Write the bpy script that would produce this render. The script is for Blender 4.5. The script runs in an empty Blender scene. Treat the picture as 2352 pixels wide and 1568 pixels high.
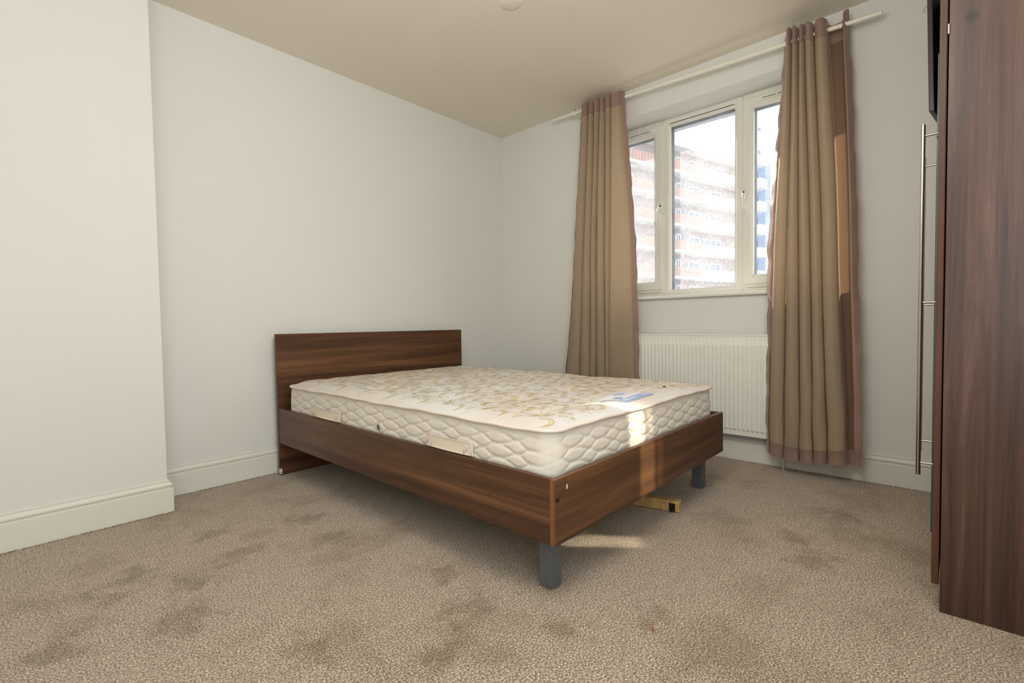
import bpy, bmesh, math, random
import numpy as np
from mathutils import Vector, Matrix
random.seed(7)
rng = np.random.default_rng(7)
sc = bpy.context.scene
COL = sc.collection
PI = math.pi

# ------------------------------------------------------------------ camera
def make_camera():
    f, yaw, pit, rol, cx, cy, cz = 1107.724, 42.5381, -2.0522, -0.849, -3.12683, -2.95943, 0.8599
    y, p, r = map(math.radians, (yaw, pit, rol))
    fw = Vector((math.cos(p)*math.cos(y), math.cos(p)*math.sin(y), math.sin(p)))
    rt = Vector((math.sin(y), -math.cos(y), 0)); up = rt.cross(fw)
    r2 = rt*math.cos(r)+up*math.sin(r); u2 = -rt*math.sin(r)+up*math.cos(r)
    m = Matrix((( r2.x, u2.x, -fw.x, cx), (r2.y, u2.y, -fw.y, cy), (r2.z, u2.z, -fw.z, cz), (0, 0, 0, 1)))
    cd = bpy.data.cameras.new('camera'); cd.sensor_width = 36; cd.lens = f/2352*36
    cd.clip_start = 0.05; cd.clip_end = 500
    o = bpy.data.objects.new('camera', cd); COL.objects.link(o); o.matrix_world = m
    sc.camera = o
make_camera()

# ------------------------------------------------------------------ light
sc.view_settings.view_transform = 'Standard'; sc.view_settings.look = 'None'
sc.view_settings.exposure = 0.07; sc.view_settings.gamma = 1.0
sc.view_settings.use_curve_mapping = False
w = bpy.data.worlds.new('sky'); sc.world = w; w.use_nodes = True
bg = w.node_tree.nodes['Background']
bg.inputs[0].default_value = (0.93, 0.97, 1.0, 1); bg.inputs[1].default_value = 2.3
SUN_DIR = Vector((-0.2, -0.26, -0.167)).normalized()      # way the sunlight travels
BOUNCE_DIR = Vector((-0.2, 0.26, -0.167)).normalized()    # after the mirrored wardrobe door
def lamp(name, kind, energy, color=(1, 1, 1)):
    d = bpy.data.lights.new(name, kind); d.energy = energy; d.color = color
    o = bpy.data.objects.new(name, d); COL.objects.link(o); return o
def aim(o, loc, d, up=Vector((0, 0, 1))):
    z = -Vector(d).normalized(); x = up.cross(z)
    if x.length < 1e-4: x = Vector((1, 0, 0))
    x.normalize(); y = z.cross(x)
    o.matrix_world = Matrix(((x.x, y.x, z.x, loc[0]), (x.y, y.y, z.y, loc[1]), (x.z, y.z, z.z, loc[2]), (0, 0, 0, 1)))
sun = lamp('sun', 'SUN', 9.0, (1.0, 0.93, 0.82)); sun.data.angle = math.radians(0.6); aim(sun, (30, 40, 30), SUN_DIR)
def window_light(name, loc, d, sx, sy, energy, color):
    o = lamp(name, 'AREA', energy, color); o.data.shape = 'RECTANGLE'; o.data.size = sx; o.data.size_y = sy
    aim(o, loc, d); return o
# portals at the window and the added fill window guide sky sampling
for nm, loc, d, sx, sy in (('portal_window', (0.33, -1.69, 1.67), (-1, 0, 0), 1.7, 1.3),
                           ('portal_fill_window', (-3.35, -3.72, 1.45), (0, 1, 0), 1.6, 1.9)):
    o = window_light(nm, loc, d, sx, sy, 1, (1, 1, 1)); o.data.cycles.is_portal = True
# unseen fill: area lamp in the added rear window, and an added point lamp
window_light('fill_window_lamp', (-3.35, -3.50, 1.45), (0.08, 1, -0.05), 1.5, 1.8, 16, (0.86, 0.93, 1.0))
lc = lamp('room_fill_lamp', 'POINT', 47, (1.0, 0.975, 0.94)); lc.data.shadow_soft_size = 0.42
lc.location = (-2.30, -2.45, 1.92)
# added area lamps stand in for sun thrown back by the mirrored door (two strips, either side of the window mullion)
def glint(xc, wx, zc, hz, e):
    o = lamp('mirror_glint_lamp', 'AREA', e, (1.0, 0.90, 0.68)); o.data.shape = 'RECTANGLE'
    o.data.size = wx/1.262; o.data.size_y = hz/1.156; o.data.spread = math.radians(2.4)
    aim(o, Vector((xc, -2.9, zc))+BOUNCE_DIR*0.33, BOUNCE_DIR)
glint(-0.782, 0.115, 0.865, 0.68, 0.30)
glint(-0.675, 0.05, 0.93, 0.52, 0.03)

# ------------------------------------------------------------------ materials
def srgb(r, g, b):
    def c(v):
        v /= 255.0
        return v/12.92 if v <= 0.04045 else ((v+0.055)/1.055)**2.4
    return (c(r), c(g), c(b), 1.0)
class Mat:
    def __init__(s, name, color=(0.8, 0.8, 0.8, 1), rough=0.6, metal=0.0, spec=0.5):
        s.m = bpy.data.materials.new(name); s.m.use_nodes = True
        s.nt = s.m.node_tree; s.b = s.nt.nodes['Principled BSDF']; s.out = s.nt.nodes['Material Output']
        s.b.inputs['Base Color'].default_value = color; s.b.inputs['Roughness'].default_value = rough
        s.b.inputs['Metallic'].default_value = metal; s.b.inputs['Specular IOR Level'].default_value = spec
    def n(s, t, **k):
        nd = s.nt.nodes.new(t)
        for a, v in k.items():
            if a in nd.inputs: nd.inputs[a].default_value = v
            else: setattr(nd, a, v)
        return nd
    def l(s, a, b): s.nt.links.new(a, b)
    def coord(s, scale=(1, 1, 1), kind='Object', rot=(0, 0, 0)):
        tc = s.n('ShaderNodeTexCoord'); mp = s.n('ShaderNodeMapping')
        mp.inputs['Scale'].default_value = scale; mp.inputs['Rotation'].default_value = rot
        s.l(tc.outputs[kind], mp.inputs[0]); return mp.outputs[0]
    def noise(s, vec, scale, detail=2, rough=0.5, dist=0.0):
        nd = s.n('ShaderNodeTexNoise'); nd.inputs['Scale'].default_value = scale
        nd.inputs['Detail'].default_value = detail; nd.inputs['Roughness'].default_value = rough
        nd.inputs['Distortion'].default_value = dist; s.l(vec, nd.inputs['Vector']); return nd.outputs['Fac']
    def ramp(s, fac, stops):
        r = s.n('ShaderNodeValToRGB'); e = r.color_ramp.elements
        e[0].position, e[0].color = stops[0]; e[1].position, e[1].color = stops[-1]
        for p, c in stops[1:-1]:
            x = e.new(p); x.color = c
        s.l(fac, r.inputs[0]); return r.outputs[0]
    def mix(s, a, b, fac, mode='MIX'):
        m = s.n('ShaderNodeMix'); m.data_type = 'RGBA'; m.blend_type = mode
        for sock, v in ((m.inputs[0], fac), (m.inputs[6], a), (m.inputs[7], b)):
            if hasattr(v, 'is_linked') or hasattr(v, 'links'): s.l(v, sock)
            else: sock.default_value = v
        return m.outputs[2]
    def bump(s, h, strength=0.3, dist=0.01):
        b = s.n('ShaderNodeBump'); b.inputs['Strength'].default_value = strength
        b.inputs['Distance'].default_value = dist; s.l(h, b.inputs['Height']); s.l(b.outputs[0], s.b.inputs['Normal'])
    def base(s, c): s.l(c, s.b.inputs['Base Color'])
def G(v): return (v, v, v, 1)

def paint(name, c1, c2, rough=0.75, bumpk=0.06):
    m = Mat(name, c1, rough, spec=0.3); v = m.coord()
    m.base(m.mix(c1, c2, m.noise(v, 1.3, 3))); m.bump(m.noise(v, 90, 4), bumpk, 0.004); return m.m
M = {}
M['wall'] = paint('wall_paint', srgb(224, 224, 219), srgb(220, 219, 212))
M['ceiling'] = paint('ceiling_paint', srgb(234, 226, 211), srgb(230, 221, 205))
M['gloss'] = paint('skirting_gloss', srgb(224, 223, 213), srgb(217, 216, 204), 0.32, 0.02)
MARKS = [(-2.81, -0.852, 0.07),(-2.699, -1.066, 0.06),(-2.514, -0.967, 0.076),(-2.527, -0.672, 0.056),(-2.767, -1.28, 0.091),(-2.559, -1.707, 0.07),(-2.185, -1.881, 0.073),(-2.091, -1.651, 0.061),(-2.205, -1.111, 0.072),(-2.357, -1.989, 0.057),(-2.063, -2.156, 0.056),(-1.149, -2.6, 0.084),(-0.992, -2.512, 0.067),(-0.653, -2.614, 0.074),(-2.892, -0.974, 0.057),(-1.848, -2.326, 0.05),(-3.038, -1.195, 0.072),(-2.187, -0.813, 0.08)]
def carpet():
    m = Mat('carpet', rough=0.95, spec=0.1); v = m.coord()
    fine = m.noise(v, 190, 3, 0.7)
    col = m.ramp(fine, [(0.36, srgb(88, 71, 52)), (0.44, srgb(138, 118, 94)), (0.52, srgb(174, 154, 131)), (0.62, srgb(228, 214, 196))])
    big = m.noise(v, 2.9, 4, 0.62, 0.15)
    patch = m.ramp(big, [(0.34, (0.74, 0.70, 0.61, 1)), (0.50, G(1.0))])
    # brushed pile marks: irregular darker patches where the pile lies the other way
    acc = None; wob = m.noise(v, 11, 5, 0.7)
    wm = m.n('ShaderNodeMath', operation='MULTIPLY_ADD'); m.l(wob, wm.inputs[0]); wm.inputs[1].default_value = 5.5; wm.inputs[2].default_value = -2.9
    for (px, py, pr) in MARKS:
        dn = m.n('ShaderNodeVectorMath', operation='DISTANCE'); m.l(v, dn.inputs[0]); dn.inputs[1].default_value = (px, py, 0)
        k = m.n('ShaderNodeMath', operation='MULTIPLY_ADD'); m.l(dn.outputs['Value'], k.inputs[0]); k.inputs[1].default_value = -0.85/pr; k.inputs[2].default_value = 1.25
        if acc is None: acc = k.outputs[0]
        else:
            mx = m.n('ShaderNodeMath', operation='MAXIMUM'); m.l(acc, mx.inputs[0]); m.l(k.outputs[0], mx.inputs[1]); acc = mx.outputs[0]
    ad = m.n('ShaderNodeMath', operation='ADD'); m.l(acc, ad.inputs[0]); m.l(wm.outputs[0], ad.inputs[1])
    marks = m.ramp(ad.outputs[0], [(0.0, G(1.0)), (0.95, (0.66, 0.62, 0.53, 1))]); col = m.mix(col, marks, 0.95, 'MULTIPLY')
    mid = m.noise(v, 26, 3, 0.6); pm = m.ramp(mid, [(0.3, G(0.80)), (0.62, G(1.0))])
    c = m.mix(col, patch, 0.95, 'MULTIPLY'); c = m.mix(c, pm, 0.8, 'MULTIPLY'); m.base(c)
    m.bump(fine, 0.55, 0.010)
    m.b.inputs['Sheen Weight'].default_value = 0.25; m.b.inputs['Sheen Roughness'].default_value = 0.6
    return m.m
M['carpet'] = carpet()

def wood(name, axis, tones, rough=0.38, scale=1.0, seed=0.0, knot=None):
    m = Mat(name, rough=rough, spec=0.45)
    sc_ = [11.0*scale]*3; sc_['xyz'.index(axis)] = 0.5*scale
    tc = m.n('ShaderNodeTexCoord'); mp = m.n('ShaderNodeMapping'); mp.inputs['Scale'].default_value = sc_
    mp.inputs['Location'].default_value = (seed, seed*1.7, seed*0.6); m.l(tc.outputs['Object'], mp.inputs[0]); v = mp.outputs[0]
    a = m.noise(v, 1.2, 5, 0.55, 0.7)
    fs = [150.0]*3; fs['xyz'.index(axis)] = 3.0
    b = m.noise(m.coord(tuple(fs)), 1.0, 3, 0.6)
    gs = [46.0*scale]*3; gs['xyz'.index(axis)] = 1.3*scale
    g = m.noise(m.coord(tuple(gs)), 1.0, 3, 0.6, 0.8)
    c = m.ramp(a, [(0.30, tones[0]), (0.47, tones[1]), (0.56, tones[2]), (0.72, tones[3])])
    c = m.mix(c, m.ramp(g, [(0.32, G(0.62)), (0.6, G(1.0))]), 0.75, 'MULTIPLY')
    c = m.mix(c, m.ramp(b, [(0.3, G(0.70)), (0.62, G(1.0))]), 0.55, 'MULTIPLY')
    k = m.n('ShaderNodeMath', operation='MULTIPLY'); m.l(a, k.inputs[0]); k.inputs[1].default_value = 95.0
    sn = m.n('ShaderNodeMath', operation='SINE'); m.l(k.outputs[0], sn.inputs[0])
    c = m.mix(c, m.ramp(sn.outputs[0], [(0.0, G(0.80)), (0.55, G(1.0))]), 0.55, 'MULTIPLY')
    if knot:
        kv = m.n('ShaderNodeVectorMath', operation='DISTANCE'); m.l(tc.outputs['Object'], kv.inputs[0]); kv.inputs[1].default_value = knot
        c = m.mix(c, m.ramp(kv.outputs['Value'], [(0.004, srgb(96, 60, 44)), (0.019, G(1.0))]), 1.0, 'MULTIPLY')
    m.base(c); m.bump(b, 0.05, 0.002); return m.m
TONE = [srgb(60, 37, 22), srgb(92, 60, 38), srgb(108, 72, 45), srgb(136, 94, 61)]
for ax in 'xyz':
    M['walnut_'+ax] = wood('walnut_grain_'+ax, ax, TONE)
M['walnut_head'] = wood('walnut_headboard', 'x', TONE, seed=3.1)
TW = [srgb(56, 38, 30), srgb(76, 52, 42), srgb(90, 62, 50), srgb(112, 80, 66)]
M['wardrobe'] = wood('walnut_wardrobe', 'z', TW, rough=0.27, scale=1.6, seed=5.0, knot=(-0.631, 0.257, 1.684))
M['wardrobe'].node_tree.nodes['Principled BSDF'].inputs['Specular IOR Level'].default_value = 0.75
M['band'] = wood('edge_banding', 'z', [srgb(110, 72, 42), srgb(124, 82, 48), srgb(134, 90, 54), srgb(146, 100, 60)], scale=2)
M['dark_door'] = Mat('dark_laminate', srgb(58, 46, 42), 0.4).m
M['door_edge'] = wood('door_edge', 'z', [srgb(70, 46, 32), srgb(84, 56, 40), srgb(92, 62, 46), srgb(104, 72, 54)], scale=1, rough=0.28)
M['pine'] = wood('pine_batten', 'x', [srgb(186, 146, 88), srgb(202, 164, 104), srgb(208, 172, 112), srgb(222, 190, 134)], scale=1.5, rough=0.5)
M['leg'] = Mat('grey_painted_leg', srgb(92, 95, 98), 0.42, spec=0.4).m
M['steel'] = Mat('brushed_steel', srgb(190, 180, 168), 0.28, 1.0).m
M['black_metal'] = Mat('black_metal', srgb(52, 48, 46), 0.4, 0.7).m
M['white_metal'] = Mat('white_enamel', srgb(232, 232, 222), 0.38).m
M['pvc'] = Mat('white_upvc', srgb(226, 224, 214), 0.30).m
M['seal'] = Mat('black_gasket', srgb(52, 54, 56), 0.6).m
M['rod'] = Mat('cream_curtain_rod', srgb(232, 229, 214), 0.35).m
M['mirror'] = Mat('mirror_silver', (0.92, 0.94, 0.93, 1), 0.02, 1.0).m
M['glass_edge'] = Mat('green_glass_edge', srgb(4, 84, 72), 0.12, 0.0, 0.8).m
M['slot'] = Mat('vent_slot', srgb(70, 66, 60), 0.7).m

def pane_glass():
    m = Mat('dirty_window_glass'); nt = m.nt
    tr = m.n('ShaderNodeBsdfTransparent'); tr.inputs[0].default_value = (0.98, 0.99, 1, 1)
    tl = m.n('ShaderNodeBsdfTranslucent'); tl.inputs[0].default_value = (0.95, 0.97, 1, 1)
    gl = m.n('ShaderNodeBsdfGlossy'); gl.inputs['Roughness'].default_value = 0.02
    v = m.coord(); spk = m.ramp(m.noise(v, 150, 2, 0.7), [(0.52, G(0.0)), (0.70, G(0.22))])
    smear = m.ramp(m.noise(v, 4, 4, 0.6, 1.0), [(0.3, G(0.04)), (0.72, G(0.12))])
    add = m.n('ShaderNodeMath', operation='ADD'); m.l(spk, add.inputs[0]); m.l(smear, add.inputs[1])
    mx = m.n('ShaderNodeMixShader'); m.l(add.outputs[0], mx.inputs[0]); m.l(tr.outputs[0], mx.inputs[1]); m.l(tl.outputs[0], mx.inputs[2])
    m2 = m.n('ShaderNodeMixShader'); m2.inputs[0].default_value = 0.04; m.l(mx.outputs[0], m2.inputs[1]); m.l(gl.outputs[0], m2.inputs[2])
    m.l(m2.outputs[0], m.out.inputs[0]); return m.m
M['glass'] = pane_glass()

def fabric(name, c, trans, tfac, rough=0.85, sheen=0.0, weave=True, aniso=None):
    m = Mat(name, c, rough, spec=0.25); v = m.coord((1, 1, 1))
    n1 = m.noise(m.coord((6, 6, 1.0)), 3.0, 4); stain = m.ramp(n1, [(0.3, G(0.88)), (0.65, G(1.0))])
    m.base(m.mix(c, stain, 0.8, 'MULTIPLY'))
    m.b.inputs['Sheen Weight'].default_value = sheen
    if weave: m.bump(m.noise(m.coord((90, 90, 420)), 2.0, 2), 0.18, 0.002)
    tl = m.n('ShaderNodeBsdfTranslucent'); tl.inputs[0].default_value = trans
    mx = m.n('ShaderNodeMixShader'); mx.inputs[0].default_value = tfac
    m.l(m.b.outputs[0], mx.inputs[1]); m.l(tl.outputs[0], mx.inputs[2]); m.l(mx.outputs[0], m.out.inputs[0]); return m.m
M['curtain'] = fabric('taupe_curtain', srgb(165, 148, 125), srgb(226, 188, 148), 0.24, 0.62, 0.15)
M['satin'] = fabric('mauve_satin', srgb(150, 125, 112), srgb(214, 165, 142), 0.14, 0.30, 0.2)
M['painted_shade'] = fabric('curtain_painted_shade', srgb(114, 92, 77), srgb(196, 150, 112), 0.17, 0.7, 0.0)  # curtain cloth made darker and browner: shade of the back fold put into colour
M['tick'] = fabric('mattress_side_fabric', srgb(228, 220, 206), srgb(220, 210, 200), 0.0, 0.8, 0.1, False)
def topfab():
    m = Mat('mattress_top_fabric', rough=0.42, spec=0.4); v = m.coord()
    a = m.noise(v, 1.7, 3, 0.5, 0.4)
    c = m.ramp(a, [(0.36, srgb(220, 218, 213)), (0.60, srgb(216, 202, 186))])
    s = m.noise(m.coord((2.5, 22, 1), rot=(0, 0, 0.5)), 2.0, 3); c = m.mix(c, m.ramp(s, [(0.3, G(0.92)), (0.6, G(1.0))]), 0.7, 'MULTIPLY')
    m.base(c); m.bump(m.noise(m.coord((3, 26, 1), rot=(0, 0, 0.5)), 1.6, 3), 0.35, 0.006)
    m.b.inputs['Sheen Weight'].default_value = 0.2; return m.m
M['top'] = topfab()
M['gold'] = Mat('gold_damask_thread', srgb(202, 182, 130), 0.45, spec=0.4).m
M['piping'] = Mat('piping_cord', srgb(226, 212, 202), 0.6).m
M['webbing'] = Mat('cream_webbing', srgb(234, 222, 200), 0.7).m
M['label_white'] = Mat('label_white', srgb(232, 232, 238), 0.5).m
M['label_blue'] = Mat('label_blue', srgb(120, 160, 214), 0.5).m
M['label_grey'] = Mat('label_grey_blue', srgb(168, 172, 196), 0.5).m
# outside
def brick_mat():
    m = Mat('red_brick', rough=0.9); v = m.coord()
    b = m.n('ShaderNodeTexBrick'); m.l(v, b.inputs['Vector'])
    b.inputs['Scale'].default_value = 2.2; b.inputs['Color1'].default_value = srgb(188, 146, 134); b.inputs['Color2'].default_value = srgb(172, 134, 122)
    b.inputs['Mortar'].default_value = srgb(190, 176, 164); b.inputs['Mortar Size'].default_value = 0.02
    m.base(b.outputs['Color']); return m.m
M['brick'] = brick_mat()
M['far_brick'] = Mat('shaded_brick', srgb(176, 162, 162), 0.9).m
M['concrete'] = Mat('white_concrete', srgb(244, 244, 242), 0.8).m
M['far_grey'] = Mat('bluish_render', srgb(128, 146, 176), 0.8).m
M['far_glass'] = Mat('far_window_glass', srgb(120, 136, 156), 0.15).m
M['dark_glass'] = Mat('far_dark_window_glass', srgb(82, 84, 108), 0.15).m
M['pavement'] = Mat('pavement', srgb(150, 148, 142), 0.9).m
M['soffit'] = Mat('exterior_soffit', srgb(176, 184, 192), 0.8).m

# ------------------------------------------------------------------ mesh helpers
class MB:
    def __init__(s): s.v = []; s.f = []; s.mi = []
    def add(s, vs, fs, mi=0):
        k = len(s.v); s.v.extend([tuple(map(float, q)) for q in vs]); s.f.extend([tuple(i+k for i in f) for f in fs]); s.mi.extend([mi]*len(fs)); return s
    def box(s, x0, x1, y0, y1, z0, z1, mi=0):
        vs = [(x, y, z) for z in (z0, z1) for y in (y0, y1) for x in (x0, x1)]
        return s.add(vs, [(0, 2, 3, 1), (4, 5, 7, 6), (0, 1, 5, 4), (2, 6, 7, 3), (0, 4, 6, 2), (1, 3, 7, 5)], mi)
    def grid(s, P, closed_u=False, mi=0, flip=False):
        P = np.asarray(P); nu, nv = P.shape[:2]; f = []
        for i in range(nu if closed_u else nu-1):
            for j in range(nv-1):
                a, b = i*nv+j, ((i+1) % nu)*nv+j
                q = (a, b, b+1, a+1); f.append(q[::-1] if flip else q)
        return s.add(P.reshape(-1, 3), f, mi)
    def tube(s, pts, r, n=10, cap=True, closed=False, mi=0):
        pts = [Vector(p) for p in pts]; N = len(pts); rings = []; ref = None
        rr = r if hasattr(r, '__len__') else [r]*N
        for i, p in enumerate(pts):
            if closed: t = pts[(i+1) % N]-pts[i-1]
            else: t = pts[min(i+1, N-1)]-pts[max(i-1, 0)]
            t.normalize()
            if ref is None:
                ref = Vector((0, 0, 1)) if abs(t.z) < 0.9 else Vector((1, 0, 0))
            u = (ref-t*ref.dot(t)).normalized(); ref = u; w_ = t.cross(u)
            rings.append([p+(u*math.cos(2*PI*k/n)+w_*math.sin(2*PI*k/n))*rr[i] for k in range(n)])
        vs = [q for ring in rings for q in ring]; f = []
        for i in range(N if closed else N-1):
            for k in range(n):
                a, b = i*n+k, i*n+(k+1) % n; c, d = ((i+1) % N)*n+(k+1) % n, ((i+1) % N)*n+k
                f.append((a, b, c, d))
        if cap and not closed: f.append(tuple(range(n))[::-1]); f.append(tuple((N-1)*n+k for k in range(n)))
        return s.add(vs, f, mi)
    def build(s, name, mats, parent=None, smooth=False, bevel=0, root=None, kind=None, sharp=None):
        off = Vector((0, 0, 0))
        r = root if root is not None else parent
        if r is not None: off = Vector(r['_loc'])
        me = bpy.data.meshes.new(name); me.from_pydata([(x-off.x, y-off.y, z-off.z) for x, y, z in s.v], [], s.f)
        mats = mats if isinstance(mats, (list, tuple)) else [mats]
        for m in mats: me.materials.append(m)
        if len(mats) > 1: me.polygons.foreach_set('material_index', s.mi)
        me.validate(); bm = bmesh.new(); bm.from_mesh(me); bmesh.ops.recalc_face_normals(bm, faces=bm.faces); bm.to_mesh(me); bm.free()
        if smooth:
            me.polygons.foreach_set('use_smooth', [True]*len(me.polygons))
            if sharp: me.set_sharp_from_angle(angle=math.radians(sharp))
        o = bpy.data.objects.new(name, me); COL.objects.link(o)
        o['_loc'] = tuple(off)
        if parent is not None: o.parent = parent
        if bevel:
            b = o.modifiers.new('bevel', 'BEVEL'); b.width = bevel; b.segments = 2; b.limit_method = 'ANGLE'
        if kind: o['kind'] = kind
        return o
def box(name, mats, parent, x0, x1, y0, y1, z0, z1, bevel=0.0015, **k):
    return MB().box(x0, x1, y0, y1, z0, z1).build(name, mats, parent, bevel=bevel, **k)
def thing(name, label, cat, loc, group=None, kind=None):
    o = bpy.data.objects.new(name, None); COL.objects.link(o); o.location = loc; o['_loc'] = tuple(loc); o.empty_display_size = 0.1
    if label: o['label'] = label
    if cat: o['category'] = cat
    if group: o['group'] = group
    if kind: o['kind'] = kind
    return o
def tag(o, label, cat, group=None):
    o['label'] = label; o['category'] = cat
    if group: o['group'] = group
    return o
def catmull(P, n):
    P = np.asarray(P, float); Q = np.vstack([2*P[0]-P[1], P, 2*P[-1]-P[-2]]); out = []
    for i in range(1, len(Q)-2):
        for t in np.linspace(0, 1, n, endpoint=False):
            a, b, c, d = Q[i-1:i+3]
            out.append(0.5*((2*b)+(-a+c)*t+(2*a-5*b+4*c-d)*t*t+(-a+3*b-3*c+d)*t**3))
    out.append(P[-1]); return np.array(out)

# ------------------------------------------------------------------ room shell
H = 2.4926; XP = -2.574; PD = 0.2388; XL = -4.4; YF = -3.56; T = 0.12; TW_ = 0.30
WY0, WY1, WZ0, WZ1 = -2.50, -0.88, 1.035, 2.298
box('floor', M['carpet'], None, XL-T, 0.0, YF-T, 0.0, -0.05, 0.0, bevel=0, kind='structure')
box('ceiling', M['ceiling'], None, XL-T, TW_, YF-T, T, H, H+0.15, bevel=0, kind='structure')
box('wall_back', M['wall'], None, XL-T, TW_, 0.0, T, -0.05, H, bevel=0, kind='structure')
# chimney breast standing out from the back wall
box('wall_chimney_breast', M['wall'], None, XL, XP, -PD, 0.0, 0.0, H, bevel=0.003, kind='structure')
mb = MB(); mb.box(0, TW_, YF-T, 0, -0.05, WZ0); mb.box(0, TW_, YF-T, 0, WZ1, H)
mb.box(0, TW_, YF-T, WY0, WZ0, WZ1); mb.box(0, TW_, WY1, 0, WZ0, WZ1)
mb.build('wall_right', M['wall'], kind='structure')
# left wall, front wall with the opening for the added fill window
box('wall_left', M['wall'], None, XL-T, XL, YF-T, 0, -0.05, H, bevel=0, kind='structure')
fx0, fx1, fz0, fz1 = -4.15, -2.55, 0.5, 2.4
mb = MB(); mb.box(XL, 0, YF-T, YF, -0.05, fz0); mb.box(XL, 0, YF-T, YF, fz1, H)
mb.box(XL, fx0, YF-T, YF, fz0, fz1); mb.box(fx1, 0, YF-T, YF, fz0, fz1)
mb.build('wall_front', M['wall'], kind='structure')
# skirting board
SK = [(0, 0.1534), (0.0035, 0.1534), (0.006, 0.151), (0.006, 0.148), (0.0045, 0.1455), (0.0045, 0.1435), (0.0075, 0.1415), (0.0115, 0.1385), (0.0145, 0.134),
      (0.0155, 0.129), (0.0145, 0.1245), (0.0115, 0.121), (0.0085, 0.1185), (0.0085, 0.1165), (0.015, 0.1155), (0.0182, 0.1125), (0.0182, 0.0)]
def skirting(name, path, side):
    P = [Vector((a, b)) for a, b in path]; rows = []
    for i, p in enumerate(P):
        def nrm(a, b):
            d = (b-a).normalized(); return Vector((-d.y, d.x))*side
        if i == 0: n = nrm(P[0], P[1]); k = 1
        elif i == len(P)-1: n = nrm(P[-2], P[-1]); k = 1
        else:
            n1, n2 = nrm(P[i-1], p), nrm(p, P[i+1]); n = (n1+n2).normalized(); k = 1/n.dot(n1)
        rows.append([(p.x+n.x*d*k, p.y+n.y*d*k, z) for d, z in SK]+[(p.x, p.y, 0.0)])
    mb = MB().grid(rows)
    for row in (0, len(P)-1): mb.f.append(tuple(row*len(rows[0])+j for j in range(len(rows[0])))); mb.mi.append(0)
    o = mb.build(name, M['gloss'], smooth=True, kind='structure', sharp=28); return o
skirting('baseboard_left', [(XL, -PD), (XP, -PD), (XP, -0.0185)], -1)
skirting('baseboard_back', [(XP, 0), (0, 0)], -1)
skirting('baseboard_right', [(0, 0), (0, YF)], -1)
skirting('baseboard_front', [(0, YF), (XL, YF), (XL, -PD)], -1)

# ------------------------------------------------------------------ window
FX = 0.20                                # inner face of the fixed frame
win = thing('window_1', None, None, (0.22, -1.69, WZ0), kind='structure')
ML0, ML1 = -1.474, -1.400                # left mullion
MR0, MR1 = -1.947, -1.882                # right mullion
def rect_ring(mb, y0, y1, z0, z1, w_, x0, x1):
    """mitred rectangular ring; w_ = face width, chamfered inner lip"""
    prof = [(0, x1), (0, x0+0.004), (0.004, x0), (w_-0.014, x0), (w_-0.010, x0+0.005), (w_, x0+0.012), (w_, x1)]
    rows = []
    for (ay, az, sy, sz) in ((y0, z0, 1, 1), (y1, z0, -1, 1), (y1, z1, -1, -1), (y0, z1, 1, -1)):
        rows.append([(x, ay+sy*d, az+sz*d) for d, x in prof])
    P = np.array(rows); mb.grid(P, closed_u=True)
    n = len(prof); k = len(mb.v)-4*n
    for i in range(4): mb.f.append((k+i*n+n-1, k+i*n, k+((i+1) % 4)*n, k+((i+1) % 4)*n+n-1)); mb.mi.append(0)
mb = MB()
rect_ring(mb, WY0, MR0+0.010, WZ0, WZ1, 0.046, FX, FX+0.07)
rect_ring(mb, MR0-0.0, ML1+0.0, WZ0, WZ1, 0.056, FX, FX+0.07)
rect_ring(mb, ML1-0.010, WY1, WZ0, WZ1, 0.046, FX, FX+0.07)
# rebuild mullion faces so the three lights read as one frame
for a, b in ((MR0-0.012, MR0+0.012), (ML1-0.012, ML1+0.012)): mb.box(FX-0.001, FX+0.06, a, b, WZ0+0.03, WZ1-0.03)
fr = mb.build('window_frame', M['pvc'], win)
def sash(y0, y1, z0, z1, name):
    mb = MB(); rect_ring(mb, y0, y1, z0, z1, 0.060, FX-0.014, FX+0.06)
    s = mb.build(name, M['pvc'], win)
    mb = MB().box(FX+0.020, FX+0.0245, y0+0.058, y1-0.058, z0+0.058, z1-0.058); mb.build('pane', M['glass'], s, root=win)
    MB().box(FX-0.002, FX+0.06, y0-0.004, y1+0.004, WZ0+0.040, z0+0.006).build('frame_rail', M['pvc'], win)
    g = MB(); rect_gasket(g, y0+0.0585, y1-0.0585, z0+0.0585, z1-0.0585, 0.003); g.build('gasket', M['seal'], s, root=win)
    return s
def rect_gasket(g, y0, y1, z0, z1, t=0.004):
    for (a, b, c, d) in ((y0, y1, z0, z0+t), (y0, y1, z1-t, z1), (y0, y0+t, z0, z1), (y1-t, y1, z0, z1)): g.box(FX+0.026, FX+0.071, a, b, c, d)
s_r = sash(WY0+0.036, MR0, 1.094, 2.264, 'sash')
s_l = sash(ML1+0.002, WY1-0.036, 1.094, 2.264, 'sash')
MB().box(FX+0.020, FX+0.0245, MR0+0.05, ML1-0.05, WZ0+0.05, WZ1-0.03).build('pane', M['glass'], win)
g = MB(); rect_gasket(g, MR0+0.0545, ML1-0.0545, WZ0+0.0545, WZ1-0.0545, 0.003); g.build('gasket', M['seal'], win)
MB().box(FX, FX+0.012, MR0+0.056, ML1-0.056, WZ1-0.040, WZ1-0.0355).build('glazing_bead', M['pvc'], win)
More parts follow.
